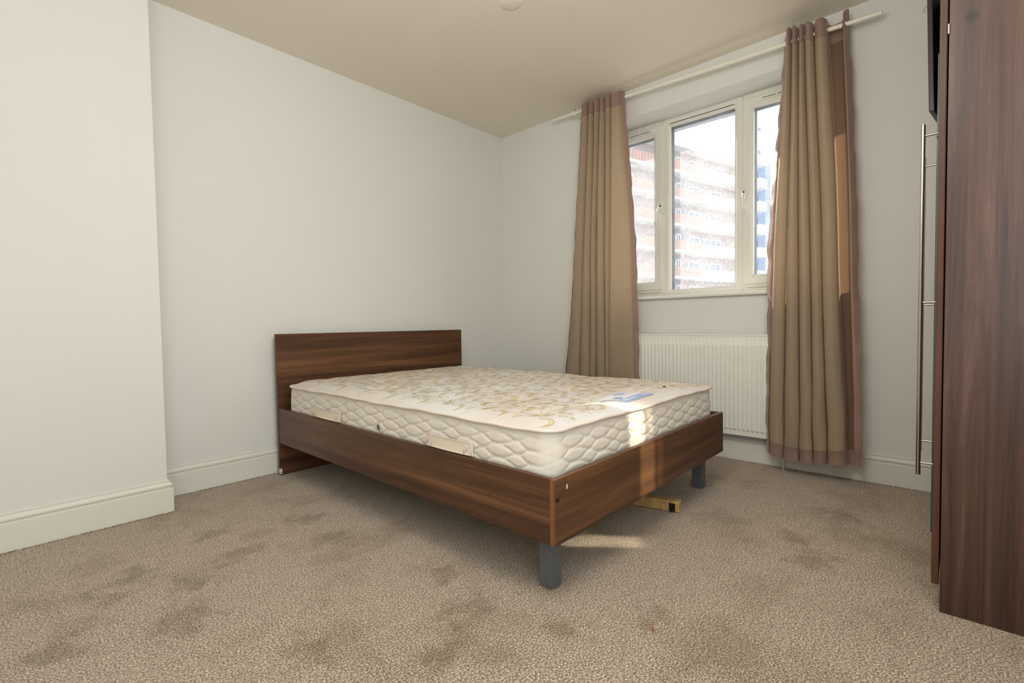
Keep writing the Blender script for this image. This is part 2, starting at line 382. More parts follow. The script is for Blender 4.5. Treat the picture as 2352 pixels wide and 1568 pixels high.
# trickle vents
for (y0, y1) in ((-2.42, -2.035), (-1.345, -0.96)):
    x = FX-0.014
    v = MB().box(x-0.010, x+0.001, y0, y1, 2.228, 2.253).build('trickle_vent', M['pvc'], win, bevel=0.003)
    mb = MB()
    for k in range(4):
        L = (y1-y0-0.05)/4; a = y0+0.025+k*L
        mb.box(x-0.0106, x-0.009, a+0.004, a+L-0.004, 2.236, 2.240)
    mb.build('vent_slots', M['slot'], v, root=win)
# handles
def whandle(yb, zc, tilt, name='window_handle'):
    x = FX-0.014
    h = MB().box(x-0.010, x, yb-0.009, yb+0.009, zc-0.045, zc+0.030).build(name, M['pvc'], win, bevel=0.004)
    pts = [(x-0.010, yb, zc), (x-0.028, yb+tilt*0.1, zc-0.004), (x-0.040, yb+tilt*0.35, zc-0.022), (x-0.043, yb+tilt*0.6, zc-0.05), (x-0.044, yb+tilt*0.85, zc-0.09), (x-0.044, yb+tilt, zc-0.125)]
    MB().tube(pts, [0.012, 0.012, 0.010, 0.009, 0.0085, 0.007], 10).build('lever', M['pvc'], h, smooth=True, root=win)
    MB().tube([(x-0.020, yb-0.002, zc), (x-0.041, yb-0.002, zc+0.002)], 0.0055, 10).build('key_lock', M['black_metal'], h, root=win)
whandle(-1.962, 1.672, -0.004)
whandle(-1.402, 1.682, 0.034)
# sill board
box('window_sill', M['pvc'], win, -0.028, FX+0.01, WY0-0.02, WY1+0.02, 1.016, 1.0355, bevel=0.005)
# exterior soffit and reveal outside
box('trim_1', M['soffit'], None, TW_, 0.56, -4.0, 0.3, 2.335, 2.50, bevel=0, kind='structure')

# unseen window behind the camera, added to let in fill light
w2 = thing('fill_window', None, None, ((fx0+fx1)/2, YF, fz0), kind='structure')
mb = MB()
for (a, b, c, d) in ((fx0, fx1, fz0, fz0+0.06), (fx0, fx1, fz1-0.06, fz1), (fx0, fx0+0.06, fz0+0.06, fz1-0.06), (fx1-0.06, fx1, fz0+0.06, fz1-0.06), ((fx0+fx1)/2-0.04, (fx0+fx1)/2+0.04, fz0+0.06, fz1-0.06)):
    mb.box(a, b, YF-0.09, YF-0.03, c, d)
mb.build('window_frame', M['pvc'], w2, bevel=0.004)

# ------------------------------------------------------------------ ceiling plate
a = MB()
P = [[(-1.262+rr*math.cos(t), -1.262-0.012+rr*math.sin(t), z) for rr, z in ((0.0001, H-0.006), (0.045, H-0.006), (0.055, H-0.003), (0.058, H))] for t in np.linspace(0, 2*PI, 33)[:-1]]
a.grid(P, closed_u=True)
cp = a.build('ceiling_plate', M['ceiling'], smooth=True)
tag(cp, 'small round cream cover plate flat on the ceiling above the bed', 'ceiling fitting')

# ------------------------------------------------------------------ radiator
rad = thing('radiator', 'white ribbed panel radiator on the wall below the window', 'radiator', (-0.07, -1.68, 0.172))
RY0, RY1, RZ0, RZ1 = -2.36, -0.98, 0.172, 0.780
pitch = 0.0253; nr = int((RY1-RY0-0.05)/pitch); ys = [RY0]; hs_ = [0.0]
zs = [RZ0, RZ0+0.004, 0.195, 0.202, 0.207, 0.212, 0.218, 0.226]+list(np.linspace(0.25, 0.68, 6))+[0.70, 0.706, 0.711, 0.715, 0.719, 0.724, RZ1-0.010, RZ1-0.006]
cols = [RY0+0.001]
for k in range(nr):
    c = RY0+0.03+pitch*(k+0.5)
    cols += [c-0.0105, c-0.0085, c-0.0055, c, c+0.0055, c+0.0085, c+0.0105]
cols += [RY1-0.001]
def ribh(y, z):
    k = (y-RY0-0.03)/pitch; fr_ = (k-math.floor(k)-0.5)*pitch
    if y < RY0+0.02 or y > RY1-0.02: return 0
    d = abs(fr_); h = max(0, min(1, (0.0100-d)/0.0040))
    e = max(0, min(1, (z-0.203)/0.012))*max(0, min(1, (0.723-z)/0.012))
    return 0.0075*h*(e**0.5)+0.003*math.exp(-((z-0.209)/0.006)**2)*(d < 0.008)
P = [[(-0.085-ribh(y, z), y, z) for z in zs] for y in cols]
mb = MB().grid(P)
mb.build('front_panel', M['white_metal'], rad, smooth=True, sharp=60)
box('back_panel', M['white_metal'], rad, -0.045, -0.035, RY0+0.01, RY1-0.01, RZ0+0.01, RZ1-0.02)
for y in (RY0, RY1-0.004): box('side_panel', M['white_metal'], rad, -0.0855, -0.034, y, y+0.004, RZ0+0.004, RZ1-0.004, bevel=0.001)
mb = MB().box(-0.088, -0.081, RY0-0.001, RY1+0.001, RZ1-0.009, RZ1); mb.box(-0.040, -0.034, RY0-0.001, RY1+0.001, RZ1-0.009, RZ1)
yy = RY0
while yy < RY1: mb.box(-0.082, -0.039, yy, min(yy+0.004, RY1), RZ1-0.006, RZ1-0.002); yy += 0.016
mb.build('top_grille', M['white_metal'], rad)
box('bracket', M['white_metal'], rad, -0.036, -0.0005, -2.2, -2.17, 0.25, 0.7); box('bracket', M['white_metal'], rad, -0.036, -0.0005, -1.2, -1.17, 0.25, 0.7)
box('bottom_edge', M['white_metal'], rad, -0.0855, -0.071, RY0, RY1, RZ0, RZ0+0.004, bevel=0)
MB().tube([(-0.062, -2.246, 0.0), (-0.062, -2.246, 0.17), (-0.062, -2.246, 0.20)], 0.0075, 12).build('pipe', M['white_metal'], rad, smooth=True)
MB().tube([(-0.062, -1.06, 0.0), (-0.062, -1.06, 0.20)], 0.0075, 12).build('pipe', M['white_metal'], rad, smooth=True)

# ------------------------------------------------------------------ curtain rod
rod = thing('curtain_rod', 'thin cream metal curtain rod across the top of the window', 'curtain rod', (-0.085, -1.66, 2.405))
RA, RB = Vector((-0.088, -0.640, 2.437)), Vector((-0.088, -2.677, 2.366))
def rodp(y): t = (y-RA.y)/(RB.y-RA.y); return RA.lerp(RB, t)
jn = rodp(-1.56)
MB().tube([RA, jn], 0.0095, 12).build('inner_tube', M['rod'], rod, smooth=True, sharp=40)
MB().tube([rodp(-1.555), RB], 0.0118, 12).build('outer_tube', M['rod'], rod, smooth=True, sharp=40)
MB().tube([rodp(-1.551), rodp(-1.566)], 0.0135, 12).build('joint_collar', M['rod'], rod)
for y in (-0.845, -2.52):
    p = rodp(y)
    b = MB().box(-0.006, 0.0, y-0.014, y+0.014, p.z-0.055, p.z+0.045).build('wall_bracket', M['rod'], rod, bevel=0.002)
    MB().tube([(-0.004, y, p.z-0.02), (-0.05, y, p.z-0.02), (-0.088, y, p.z-0.012)], 0.005, 8).build('arm', M['rod'], b, root=rod)
    MB().tube([p+Vector((0, 0.010, 0)), p-Vector((0, 0.010, 0))], 0.0165, 14).build('rod_cup', M['rod'], b, root=rod, smooth=True, sharp=40)
    MB().tube([(-0.088, y, p.z+0.012), (-0.088, y, p.z+0.028)], 0.003, 8).build('set_screw', M['black_metal'], b, root=rod)

# ------------------------------------------------------------------ curtains
def curtain(name, label, loc, top, mid, bot, ztop, zbot, wob, seed, side_r=True, group=None):
    """top/mid/bot: same-length lists of (y, x, zone) in plan; zone 'B' marks satin side border"""
    root = thing(name, label, 'curtain', loc, group)
    r_ = np.random.default_rng(seed)
    n = 8
    ct, cm, cb = (catmull([(a, b) for a, b, c in q], n) for q in (top, mid, bot))
    NU = len(ct)
    zone = [top[min(i//n, len(top)-1)][2] for i in range(NU)]
    NV = 70
    ph = r_.uniform(0, 2*PI, 12)
    def pos(i, t):               # t: 0 at top, 1 at bottom
        if t < 0.5: k = t/0.5; k = k*k*(3-2*k)*0.4+k*0.6; p = ct[i]*(1-k)+cm[i]*k
        else: k = (t-0.5)/0.5; k = k*k*(3-2*k)*0.4+k*0.6; p = cm[i]*(1-k)+cb[i]*k
        s = i/NU
        zt = ztop(p[0])
        low = max(0, (t-0.72)/0.28)
        dx = low*0.0035*math.sin(46*t+9*s*6+ph[0])*math.sin(30*s+ph[1])+0.002*math.sin(14*t+20*s+ph[2])
        dy = low*0.003*math.sin(38*t+14*s+ph[3])+0.002*math.sin(8*t+ph[4]+10*s)
        z = zt+(zbot(p[0])-zt)*t
        return np.array([p[1]+dx, p[0]+dy, z])
    vb0 = 0.042; hb = 0.968
    tv = sorted(set(list(np.linspace(0, 1, NV))+[vb0, hb]))
    full = np.array([[pos(i, t) for t in tv] for i in range(NU)])
    # heading waviness at the very top
    jt = [j for j, t in enumerate(tv) if t <= vb0]; jm = [j for j, t in enumerate(tv) if vb0 <= t <= hb]; jb = [j for j, t in enumerate(tv) if t >= hb]
    # group columns by zone
    segs = []; st = 0
    for i in range(1, NU):
        if zone[i] != zone[st] or i == NU-1: segs.append((st, i, zone[st])); st = i
    body = MB(); border = []; shd = MB()
    for a, b, z_ in segs:
        cols = full[a:b+1]
        if z_ == 'M': body.grid(cols[:, jm[0]:jm[-1]+1])
        elif z_ == 'R': shd.grid(cols[:, jm[0]:jm[-1]+1])
        else:
            m2 = MB(); c2 = cols.copy()
            for ii in range(c2.shape[0]):
                for j, t in enumerate(tv):
                    e = (ii if a > 0 else c2.shape[0]-1-ii)/max(1, c2.shape[0]-1)
                    c2[ii, j, 1] += e*wob*(math.sin(t*62+ph[5])+0.7*math.sin(t*121+ph[6])+0.5*math.sin(t*23+ph[7]))
                    c2[ii, j, 0] += e*wob*1.6*math.sin(t*75+ph[8])
            m2.grid(c2[:, jm[0]:jm[-1]+1]); border.append(m2)
    def fin(mb, nm, mat):
        return mb.build(nm, M[mat], root, smooth=True)
    fin(body, 'fabric_panel', 'curtain')
    if shd.v: fin(shd, 'shaded_fold', 'painted_shade')['label'] = 'fold of the curtain turned back, its shade painted into the cloth'
    for m2 in border: fin(m2, 'side_border', 'satin')
    m3 = MB(); m3.grid(full[:, jt[0]:jt[-1]+1]); fin(m3, 'heading_band', 'satin')
    m4 = MB(); q = full[:, jb[0]:jb[-1]+1].copy(); q[:, 1:, 0] += 0.003; m4.grid(q); fin(m4, 'hem_band', 'satin')
    # eyelet rings where the cloth crosses the rod
    cr = 0
    for i in range(1, NU):
        xa, xb = ct[i-1][1]+0.088, ct[i][1]+0.088
        if xa*xb < 0 and zone[i] == 'M' and cr < 14:
            p = rodp(ct[i][0]); d = Vector((ct[i][1]-ct[i-1][1], ct[i][0]-ct[i-1][0], 0)).normalized(); up = Vector((0, 0, 1))
            pts = [p+(d*math.cos(a)+up*math.sin(a))*0.021 for a in np.linspace(0, 2*PI, 17)[:-1]]
            MB().tube(pts, 0.0032, 6, closed=True).build('eyelet', M['steel'], root, smooth=True); cr += 1
    return root
def lobes(bounds, xf, xb, pinch=0.35, painted_shade=False):
    """omega shaped folds between given boundary y values (descending)"""
    out = []
    for i in range(len(bounds)-1):
        a, b = bounds[i], bounds[i+1]; w_ = a-b
        c = (a+b)/2
        out += [(a-0.02*w_, xf+(xb-xf)*0.55, 'M'), (a-0.10*w_, xf+(xb-xf)*0.20, 'M'), (c, xf, 'M'), (b+0.10*w_, xf+(xb-xf)*0.20, 'M'), (b+0.02*w_, xf+(xb-xf)*0.55, 'M'), (b, xb, 'M')]
    return out[:-1]+[(out[-1][0], out[-1][1], 'R' if painted_shade else 'M')]
# right curtain
def rc(bounds, backs, xf, xb, bw=0.024):
    bd = [(bounds[0]+bw, xb+0.004, 'B'), (bounds[0]+bw*0.25, xb-0.03, 'B'), (bounds[0]+0.001, xb-0.004, 'M')]
    return bd+lobes(bounds, xf, xb, painted_shade=True)+[(backs[0], xb+0.012, 'R'), (backs[1], xb+0.006, 'M'), (backs[2], xf+0.035, 'B'), (backs[3], xb-0.035, 'B'), (backs[3]-0.0005, xb-0.034, 'B')]
zt_r = lambda y: 2.447+0.034*min(1, max(0, (-2.512-y)/0.02))-0.028*min(1, max(0, (-2.2-y)/0.3))+0.004*math.sin(90*y)
zb_r = lambda y: 0.098+0.010*math.sin(14*y)
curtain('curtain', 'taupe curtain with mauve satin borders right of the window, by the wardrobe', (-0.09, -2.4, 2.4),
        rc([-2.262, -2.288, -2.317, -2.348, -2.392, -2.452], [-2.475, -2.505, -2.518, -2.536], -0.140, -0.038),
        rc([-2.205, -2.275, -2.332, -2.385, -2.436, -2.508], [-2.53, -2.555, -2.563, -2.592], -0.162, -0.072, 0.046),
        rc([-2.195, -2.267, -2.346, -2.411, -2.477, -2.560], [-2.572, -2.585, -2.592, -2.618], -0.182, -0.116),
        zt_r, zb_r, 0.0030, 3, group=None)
# left curtain
def lcf(bounds, wide, xf, xb, bd):
    s = [(bounds[0]+bd[0], xb-0.004, 'B'), (bounds[0]+bd[0]*0.5, xb-0.05, 'B'), (bounds[0]+0.001, xb-0.02, 'M')]
    a, b = wide
    return s+lobes(bounds, xf, xb)+[(a-0.004, xf+0.012, 'M'), (a-(a-b)*0.2, xf-0.004, 'M'), ((a+b)/2, xf+0.004, 'M'), (a-(a-b)*0.8, xf+0.012, 'M'), (b+0.006, xf+0.026, 'M'), (b, xf+0.036, 'B'), (b-bd[1]*0.5, xf+0.034, 'B'), (b-bd[1], xf+0.050, 'B')]
zt_l = lambda y: 2.462-0.012*min(1, max(0, (-0.9-y)/0.3))+0.008*math.sin(75*y+0.6)
curtain('curtain', 'taupe curtain left of the window, its foot hidden behind the bed', (-0.09, -1.1, 2.4),
        lcf([-0.925, -0.985, -1.030, -1.075, -1.125, -1.175], (-1.180, -1.240), -0.140, -0.038, (0.035, 0.024)),
        lcf([-0.850, -0.935, -1.005, -1.052, -1.118, -1.170], (-1.170, -1.335), -0.160, -0.075, (0.016, 0.026)),
        lcf([-0.760, -0.895, -0.990, -1.050, -1.135, -1.170], (-1.160, -1.355), -0.180, -0.116, (0.004, 0.032)),
        zt_l, zb_r, 0.0022, 5)

# ------------------------------------------------------------------ bed
BX0, BX1, BYH, BYF = -1.998, -0.578, -0.0752, -2.088
RZ_0, RZ_1 = 0.1905, 0.3921
bed = thing('bed_frame', 'low walnut double bed frame with plain headboard and grey legs', 'bed', (BX0+0.71, -1.08, 0))
hb = box('headboard', M['walnut_head'], bed, BX0, BX1, BYH, BYH+0.020, 0.0, 0.8228, bevel=0.001)
MB().box(BX0-0.0012, BX0+0.0004, BYH+0.001, BYH+0.019, 0.001, 0.822).build('edge_band', M['door_edge'], hb, root=bed)
mb = MB()
for (a, b) in ((0.018, 0.010), (0.030, 0.007), (0.008, 0.006)): mb.box(BX0-0.002, BX0+0.012, BYH-0.0012, BYH+0.010, a, a+b)
mb.build('chipped_edge', M['label_white'], hb, root=bed).__setitem__('label', 'white chipped patch at the foot of the headboard edge')
for x0, x1 in ((BX0+0.001, BX0+0.019), (BX1-0.019, BX1-0.001)):
    box('side_rail', M['walnut_y'], bed, x0, x1, BYF+0.020, BYH, RZ_0, RZ_1, bevel=0.001)
fb = box('footboard', M['walnut_x'], bed, BX0, BX1, BYF, BYF+0.020, RZ_0, RZ_1, bevel=0.001)
for x in (BX0-0.0008, BX1-0.0008): MB().box(x, x+0.0016, BYF+0.001, BYF+0.0195, RZ_0+0.001, RZ_1-0.001).build('edge_band', M['band'], fb, root=bed)
for x in (BX0+0.012, BX1-0.030):
    mb = MB().tube([(x, BYF+0.001, 0.331), (x, BYF-0.003, 0.331)], 0.0068, 16)
    b_ = mb.build('bolt', M['black_metal'], fb, root=bed, smooth=True, sharp=40, bevel=0.0008)
for (cx, cy) in ((-1.926, -2.016), (-0.677, -2.016)):
    box('leg', M['leg'], bed, cx, cx+0.052, cy, cy+0.052, 0.0, 0.262, bevel=0.002)
for x0 in (BX0+0.019, BX1-0.044): box('slat_ledge', M['pine'], bed, x0, x0+0.025, BYF+0.02, BYH, 0.262, 0.290)
for k in range(13):
    y = BYF+0.06+k*0.152
    box('slat', M['pine'], bed, BX0+0.021, BX1-0.021, y, y+0.062, 0.290, 0.304)
box('centre_beam', M['pine'], bed, -1.308, -1.268, BYF+0.02, BYH, 0.245, 0.290)

MB().box(BX0+0.058, BX0+0.064, BYF-0.0006, BYF+0.0005, 0.352, 0.366).build('paint_chip', M['label_white'], fb, root=bed)

# loose batten under the foot of the bed
bt = thing('wooden_batten', 'pale pine batten with black metal fitting lying on carpet under bed foot', 'batten', (-1.05, -1.9, 0))
ang = math.radians(102); L = 0.50
e0 = Vector((-1.012, -2.052)); d = Vector((math.cos(ang), math.sin(ang))); nr_ = Vector((-d.y, d.x))
def bat(mb, a0, a1, w0, w1, z0, z1):
    vs = []
    for z in (z0, z1):
        for aa, ww in ((a0, w0), (a1, w0), (a1, w1), (a0, w1)):
            p = e0+d*aa+nr_*ww; vs.append((p.x, p.y, z))
    mb.add(vs, [(0, 3, 2, 1), (4, 5, 6, 7), (0, 1, 5, 4), (1, 2, 6, 5), (2, 3, 7, 6), (3, 0, 4, 7)])
mb = MB(); bat(mb, 0, L, 0, 0.044, 0.003, 0.050); mb.build('batten_bar', M['pine'], bt, bevel=0.002)
mb = MB(); bat(mb, 0.018, 0.045, 0.044, 0.047, 0.006, 0.042); bat(mb, 0.024, 0.039, 0.047, 0.051, 0.016, 0.034); bat(mb, 0.029, 0.036, 0.047, 0.052, 0.001, 0.010)
mb.build('metal_bracket', M['black_metal'], bt, bevel=0.0008)

# ------------------------------------------------------------------ mattress
mat_ = thing('mattress', 'cream quilted double mattress with gold floral top on the bed frame', 'mattress', (-1.30, -1.10, 0.305))
MX0, MX1, MY0, MY1 = -1.974, -0.618, -2.056, -0.150
MZ0, MZ1 = 0.305, 0.524
TUFT = []
for j in range(8):
    for i in range(5):
        x = -1.79+0.35*i+(0.175 if j % 2 else 0); y = -1.86+0.255*j
        if MX0+0.1 < x < MX1-0.06 and y < MY1-0.06: TUFT.append((x, y))
TUFT = np.array(TUFT)
def ztop(x, y):
    x = np.asarray(x, float); y = np.asarray(y, float)
    ex = np.clip(np.minimum(x-MX0, MX1-x)/0.10, 0, 1); ey = np.clip(np.minimum(y-MY0, MY1-y)/0.10, 0, 1)
    e = np.sin(ex*PI/2)*np.sin(ey*PI/2)
    z = MZ1+0.002+e*0.020+e*0.012*np.clip((y-MY0)/1.9, 0, 1)
    z = z+e*0.004*np.sin(5.1*x+3*y)*np.sin(4.3*y+1)
    for tx, ty in TUFT:
        d2 = (x-tx)**2+(y-ty)**2; r = np.sqrt(d2); th = np.arctan2(y-ty, x-tx)
        z = z-0.019*np.exp(-(r/0.055)**1.4)-e*0.0022*np.exp(-(r/0.13)**2)*np.cos(th*7+tx*9)*np.clip(r/0.04, 0, 1)
    return z
RC = 0.06
def perim(s_total=None, off=0.0, step=0.006):
    """rounded rectangle; returns pts, normals, arclength"""
    x0, x1, y0, y1 = MX0, MX1, MY0, MY1
    pts = []; nr2 = []
    def seg(p, q, n_):
        L = math.hypot(q[0]-p[0], q[1]-p[1]); k = max(2, int(L/step))
        for t in np.linspace(0, 1, k, endpoint=False): pts.append((p[0]+(q[0]-p[0])*t, p[1]+(q[1]-p[1])*t)); nr2.append(n_)
    def arc(c, a0):
        k = max(3, int(RC*PI/2/step))
        for t in np.linspace(0, PI/2, k, endpoint=False):
            a = a0+t; pts.append((c[0]+RC*math.cos(a), c[1]+RC*math.sin(a))); nr2.append((math.cos(a), math.sin(a)))
    seg((x0+RC, y0), (x1-RC, y0), (0, -1)); arc((x1-RC, y0+RC), -PI/2)
    seg((x1, y0+RC), (x1, y1-RC), (1, 0)); arc((x1-RC, y1-RC), 0)
    seg((x1-RC, y1), (x0+RC, y1), (0, 1)); arc((x0+RC, y1-RC), PI/2)
    seg((x0, y1-RC), (x0, y0+RC), (-1, 0)); arc((x0+RC, y0+RC), PI)
    p = np.array(pts); n2 = np.array(nr2); ds = np.hypot(*(np.roll(p, -1, 0)-p).T); s = np.concatenate([[0], np.cumsum(ds)[:-1]])
    return p, n2, s, ds.sum()
p, n2, s_, ST = perim(step=0.0045)
NW = round(ST/0.162); Lq = ST/NW
zz = np.linspace(MZ0, MZ1, 48)
S, Z = np.meshgrid(s_, zz, indexing='ij')
hq = 0.0225; v_ = (Z-0.335)/hq
# staggered lens cells bounded by two antiphase wave families, with a doubled stitch at the tips
ph = 2*PI*S/Lq
rowi = np.floor(v_); dmin = np.full(S.shape, 9.0)
for k in range(-3, 11):
    cw = np.cos(ph+0.45*np.sin(ph)+0.5*v_*0.3)
    wv = k+0.47*np.sign(cw)*np.abs(cw)**0.85*(1 if k % 2 == 0 else -1)+0.06*np.sin(ph*3/7+k)
    slope = np.sqrt(1+(0.46*hq*2*PI/Lq*np.sin(ph))**2)
    dmin = np.minimum(dmin, np.abs(v_-wv)*hq/slope)
crest = np.clip(dmin/0.0105, 0, 1)
H_ = 0.0078*np.sqrt(1-(1-crest)**2)
H_ += -0.0012*np.exp(-(((S/Lq) % 0.5-0.25)*Lq/0.004)**2)*np.exp(-(dmin/0.012)**2)
fade = np.clip((MZ1-0.006-Z)/0.030, 0, 1)**0.8
bulge = 0.010*np.sin(np.clip((Z-MZ0)/(MZ1-MZ0), 0, 1)*PI)**0.7
cdist = np.full(len(p), 1.0)
for cx, cy in ((MX0, MY0), (MX1, MY0), (MX0, MY1), (MX1, MY1)): cdist = np.minimum(cdist, np.hypot(p[:, 0]-cx, p[:, 1]-cy))
cf = np.clip((cdist-0.02)/0.07, 0.15, 1)[:, None]
OUT = (H_*cf+0.004*(1-cf)-0.006)*fade+bulge-0.008
# keep clear of the bed rails lower down
OUT = np.where(Z < 0.40, np.minimum(OUT, -0.002+0.3*np.clip(Z-0.38, 0, 1)), OUT)
P = np.stack([p[:, None, 0]+n2[:, None, 0]*OUT, p[:, None, 1]+n2[:, None, 1]*OUT, Z], -1)
mb = MB().grid(P, closed_u=True); mb.f.append(tuple(i*48 for i in range(len(p)))); mb.mi.append(0)
mb.build('border_panel', M['tick'], mat_, smooth=True)
# top panel: radial grid from outline to inner, using x,y lattice clipped to rounded rectangle
nx, ny = 190, 270
gx = np.linspace(0, 1, nx); gy = np.linspace(0, 1, ny)
X = MX0+(MX1-MX0)*gx[:, None]+0*gy[None, :]; Y = MY0+(MY1-MY0)*gy[None, :]+0*gx[:, None]
for cx, cy, sx, sy in ((MX0+RC, MY0+RC, -1, -1), (MX1-RC, MY0+RC, 1, -1), (MX0+RC, MY1-RC, -1, 1), (MX1-RC, MY1-RC, 1, 1)):
    inq = ((X-cx)*sx > 0) & ((Y-cy)*sy > 0); dx, dy = X-cx, Y-cy; r = np.hypot(dx, dy)+1e-9; mx = np.maximum(abs(dx), abs(dy))
    X = np.where(inq, cx+dx*mx/r, X); Y = np.where(inq, cy+dy*mx/r, Y)
ZT = ztop(X, Y)
topo = MB().grid(np.stack([X, Y, ZT], -1)).build('top_panel', M['top'], mat_, smooth=True)
# piping cord
pp, pn, ps, _ = perim(step=0.012)
def cord(z, off, r):
    pts = [(a[0]+b[0]*off, a[1]+b[1]*off, z+0.0022*math.sin(9*s)+0.0012*math.sin(31*s)) for a, b, s in zip(pp, pn, ps)]
    return MB().tube(pts, r, 8, closed=True)
cord(MZ1, 0.000, 0.0062).build('piping', M['piping'], mat_, smooth=True)
cord(MZ0+0.006, -0.006, 0.005).build('piping', M['piping'], mat_, smooth=True)
# tuft buttons
for tx, ty in TUFT:
    z = float(ztop(tx, ty)); P = [[(tx+rr*math.cos(t), ty+rr*math.sin(t), z+h) for rr, h in ((0.0001, 0.0035), (0.004, 0.003), (0.007, 0.0))] for t in np.linspace(0, 2*PI, 9)[:-1]]
    MB().grid(P, closed_u=True).build('tuft', M['webbing'], mat_, smooth=True)
# webbing handles and air vent on the long side
XS = MX0-0.006
for (y0, y1, lab) in ((-0.778, -0.496, 1), (-1.715, -1.445, 2)):
    z0, z1 = 0.398, 0.443
    pts = []
    ys_ = np.linspace(y0, y1, 22)
    P = [[(XS-0.0015-0.008*math.sin((y-y0)/(y1-y0)*PI)**0.6, y, z) for z in (z0, z0+0.002, z1-0.002, z1)] for y in ys_]
    h = MB().grid(P).build('carry_handle', M['webbing'], mat_, smooth=True)
    mb = MB()
    def ln(a, b): mb.tube([a, b], 0.0011, 5)
    for zc in (z0, z1): mb.tube([(XS-0.0028-0.008*math.sin((y-y0)/(y1-y0)*PI)**0.6, y, zc) for y in ys_], 0.0017, 6)
    for e, dd in ((y0, 1), (y1, -1)):
        a = e+dd*0.004; b2 = e+dd*0.045
        xa = XS-0.006; xb = XS-0.0085
        ln((xa, a, z0), (xa, a, z1)); ln((xb, b2, z0), (xb, b2, z1)); ln((xa, a, z0+0.003), (xb, b2, z1-0.003)); ln((xa, a, z1-0.003), (xb, b2, z0+0.003))
    mb.build('stitching', M['piping'], h, smooth=True, root=mat_)
vy, vz = -1.107, 0.419
pts = [(XS-0.001, vy+0.010*math.cos(a), vz+0.010*math.sin(a)) for a in np.linspace(0, 2*PI, 21)[:-1]]
v = MB().tube(pts, 0.0028, 8, closed=True).build('air_vent', M['steel'], mat_, smooth=True)
MB().tube([(XS+0.004, vy, vz), (XS+0.0005, vy, vz)], 0.008, 12).build('vent_mesh', M['black_metal'], v, root=mat_)

# gold floral motif woven on the top (one joined layer of flat threads)
gm = MB()
def ribbon(pts, wmax, close=False):
    pts = np.array(pts); N = len(pts)
    if N < 2: return
    inside = (pts[:, 0] > MX0+0.02) & (pts[:, 0] < MX1-0.02) & (pts[:, 1] > MY0+0.02) & (pts[:, 1] < MY1-0.02)
    if not inside.all(): return
    t = np.gradient(pts, axis=0); t /= np.linalg.norm(t, axis=1)[:, None]+1e-9; nn = np.stack([-t[:, 1], t[:, 0]], 1)
    wd = wmax*(np.sin(np.linspace(0.06, 1, N)*PI*0.97)**0.8 if not close else np.ones(N)*0.5)
    a = pts+nn*wd[:, None]; b = pts-nn*wd[:, None]
    gm.grid(np.stack([np.stack([a[:, 0], a[:, 1], ztop(a[:, 0], a[:, 1])+0.0009], 1), np.stack([b[:, 0], b[:, 1], ztop(b[:, 0], b[:, 1])+0.0009], 1)], 1))
def spiral(cx, cy, r0, r1, a0, a1, n=12):
    a = np.linspace(a0, a1, n); r = np.linspace(r0, r1, n); return [(cx+rr*math.cos(t), cy+rr*math.sin(t)) for rr, t in zip(r, a)]
def leafp(cx, cy, a, L, w_):
    u = np.linspace(0, 1, 8); d = np.array([math.cos(a), math.sin(a)]); n = np.array([-d[1], d[0]])
    up_ = [np.array([cx, cy])+d*L*t+n*w_*math.sin(PI*t) for t in u]; dn = [np.array([cx, cy])+d*L*t-n*w_*math.sin(PI*t) for t in u[::-1]]
    return up_+dn[1:]
def motif(cx, cy, rot, k):
    R = np.array([[math.cos(rot), -math.sin(rot)], [math.sin(rot), math.cos(rot)]])
    def tr(q): return (np.array(q)*k)@R.T+np.array([cx, cy])
    ribbon(tr(spiral(0, 0, 0.075, 0.028, 0.2, 2.9, 14)), 0.0048*k)
    ribbon(tr(spiral(0.01, 0.0, 0.052, 0.018, 0.5, 3.3, 12)), 0.0030*k)
    ribbon(tr(spiral(-0.02, -0.005, 0.030, 0.006, 2.6, 7.4, 14)), 0.0022*k)
    ribbon(tr(spiral(0.13, 0.03, 0.06, 0.05, 3.4, 5.2, 10)), 0.0016*k)
    ribbon(tr(spiral(0.06, -0.085, 0.07, 0.05, 0.6, 2.3, 10)), 0.0018*k)
    ribbon(tr(leafp(0.085, 0.0, 0.9, 0.045, 0.011)), 0.0013*k, True)
    ribbon(tr(leafp(0.105, -0.035, -0.2, 0.06, 0.009)), 0.0028*k, True)
    ribbon(tr(leafp(-0.09, 0.03, 2.2, 0.05, 0.010)), 0.0026*k, True)
    for q in range(6):                                   # fan spray
        a = 3.6+q*0.24; ribbon(tr([(-0.045+math.cos(a)*r, -0.03+math.sin(a)*r) for r in np.linspace(0.015, 0.06+0.012*(q % 2), 6)]), 0.0022*k)
    for q in range(7):                                   # little seed twig
        b = (0.15+0.012*q, -0.01+0.02*math.sin(q*0.5)); sg = 1 if q % 2 else -1
        ribbon(tr([(b[0], b[1]), (b[0]+0.006, b[1]+sg*0.009), (b[0]+0.009, b[1]+sg*0.012)]), 0.0024*k)
    for q in range(5):
        a = 1.2+q*0.35; ribbon(tr([(0.02+0.1*math.cos(a), 0.015+0.1*math.sin(a)), (0.02+0.112*math.cos(a+0.05), 0.015+0.112*math.sin(a+0.05))]), 0.003*k)
rr_ = random.Random(4)
for j in range(17):
    for i in range(9):
        x = MX0+0.08+0.150*i+(0.075 if j % 2 else 0); y = MY0+0.09+0.112*j
        if -1.47 < x < -0.95 and y < -1.80: continue
        rot = (0.3 if (i+j) % 2 else 3.5)+rr_.uniform(-0.25, 0.25)
        motif(x+rr_.uniform(-0.01, 0.01), y+rr_.uniform(-0.01, 0.01), rot, 0.76)
gp = gm.build('floral_pattern', M['gold'], mat_, smooth=True, kind='stuff')
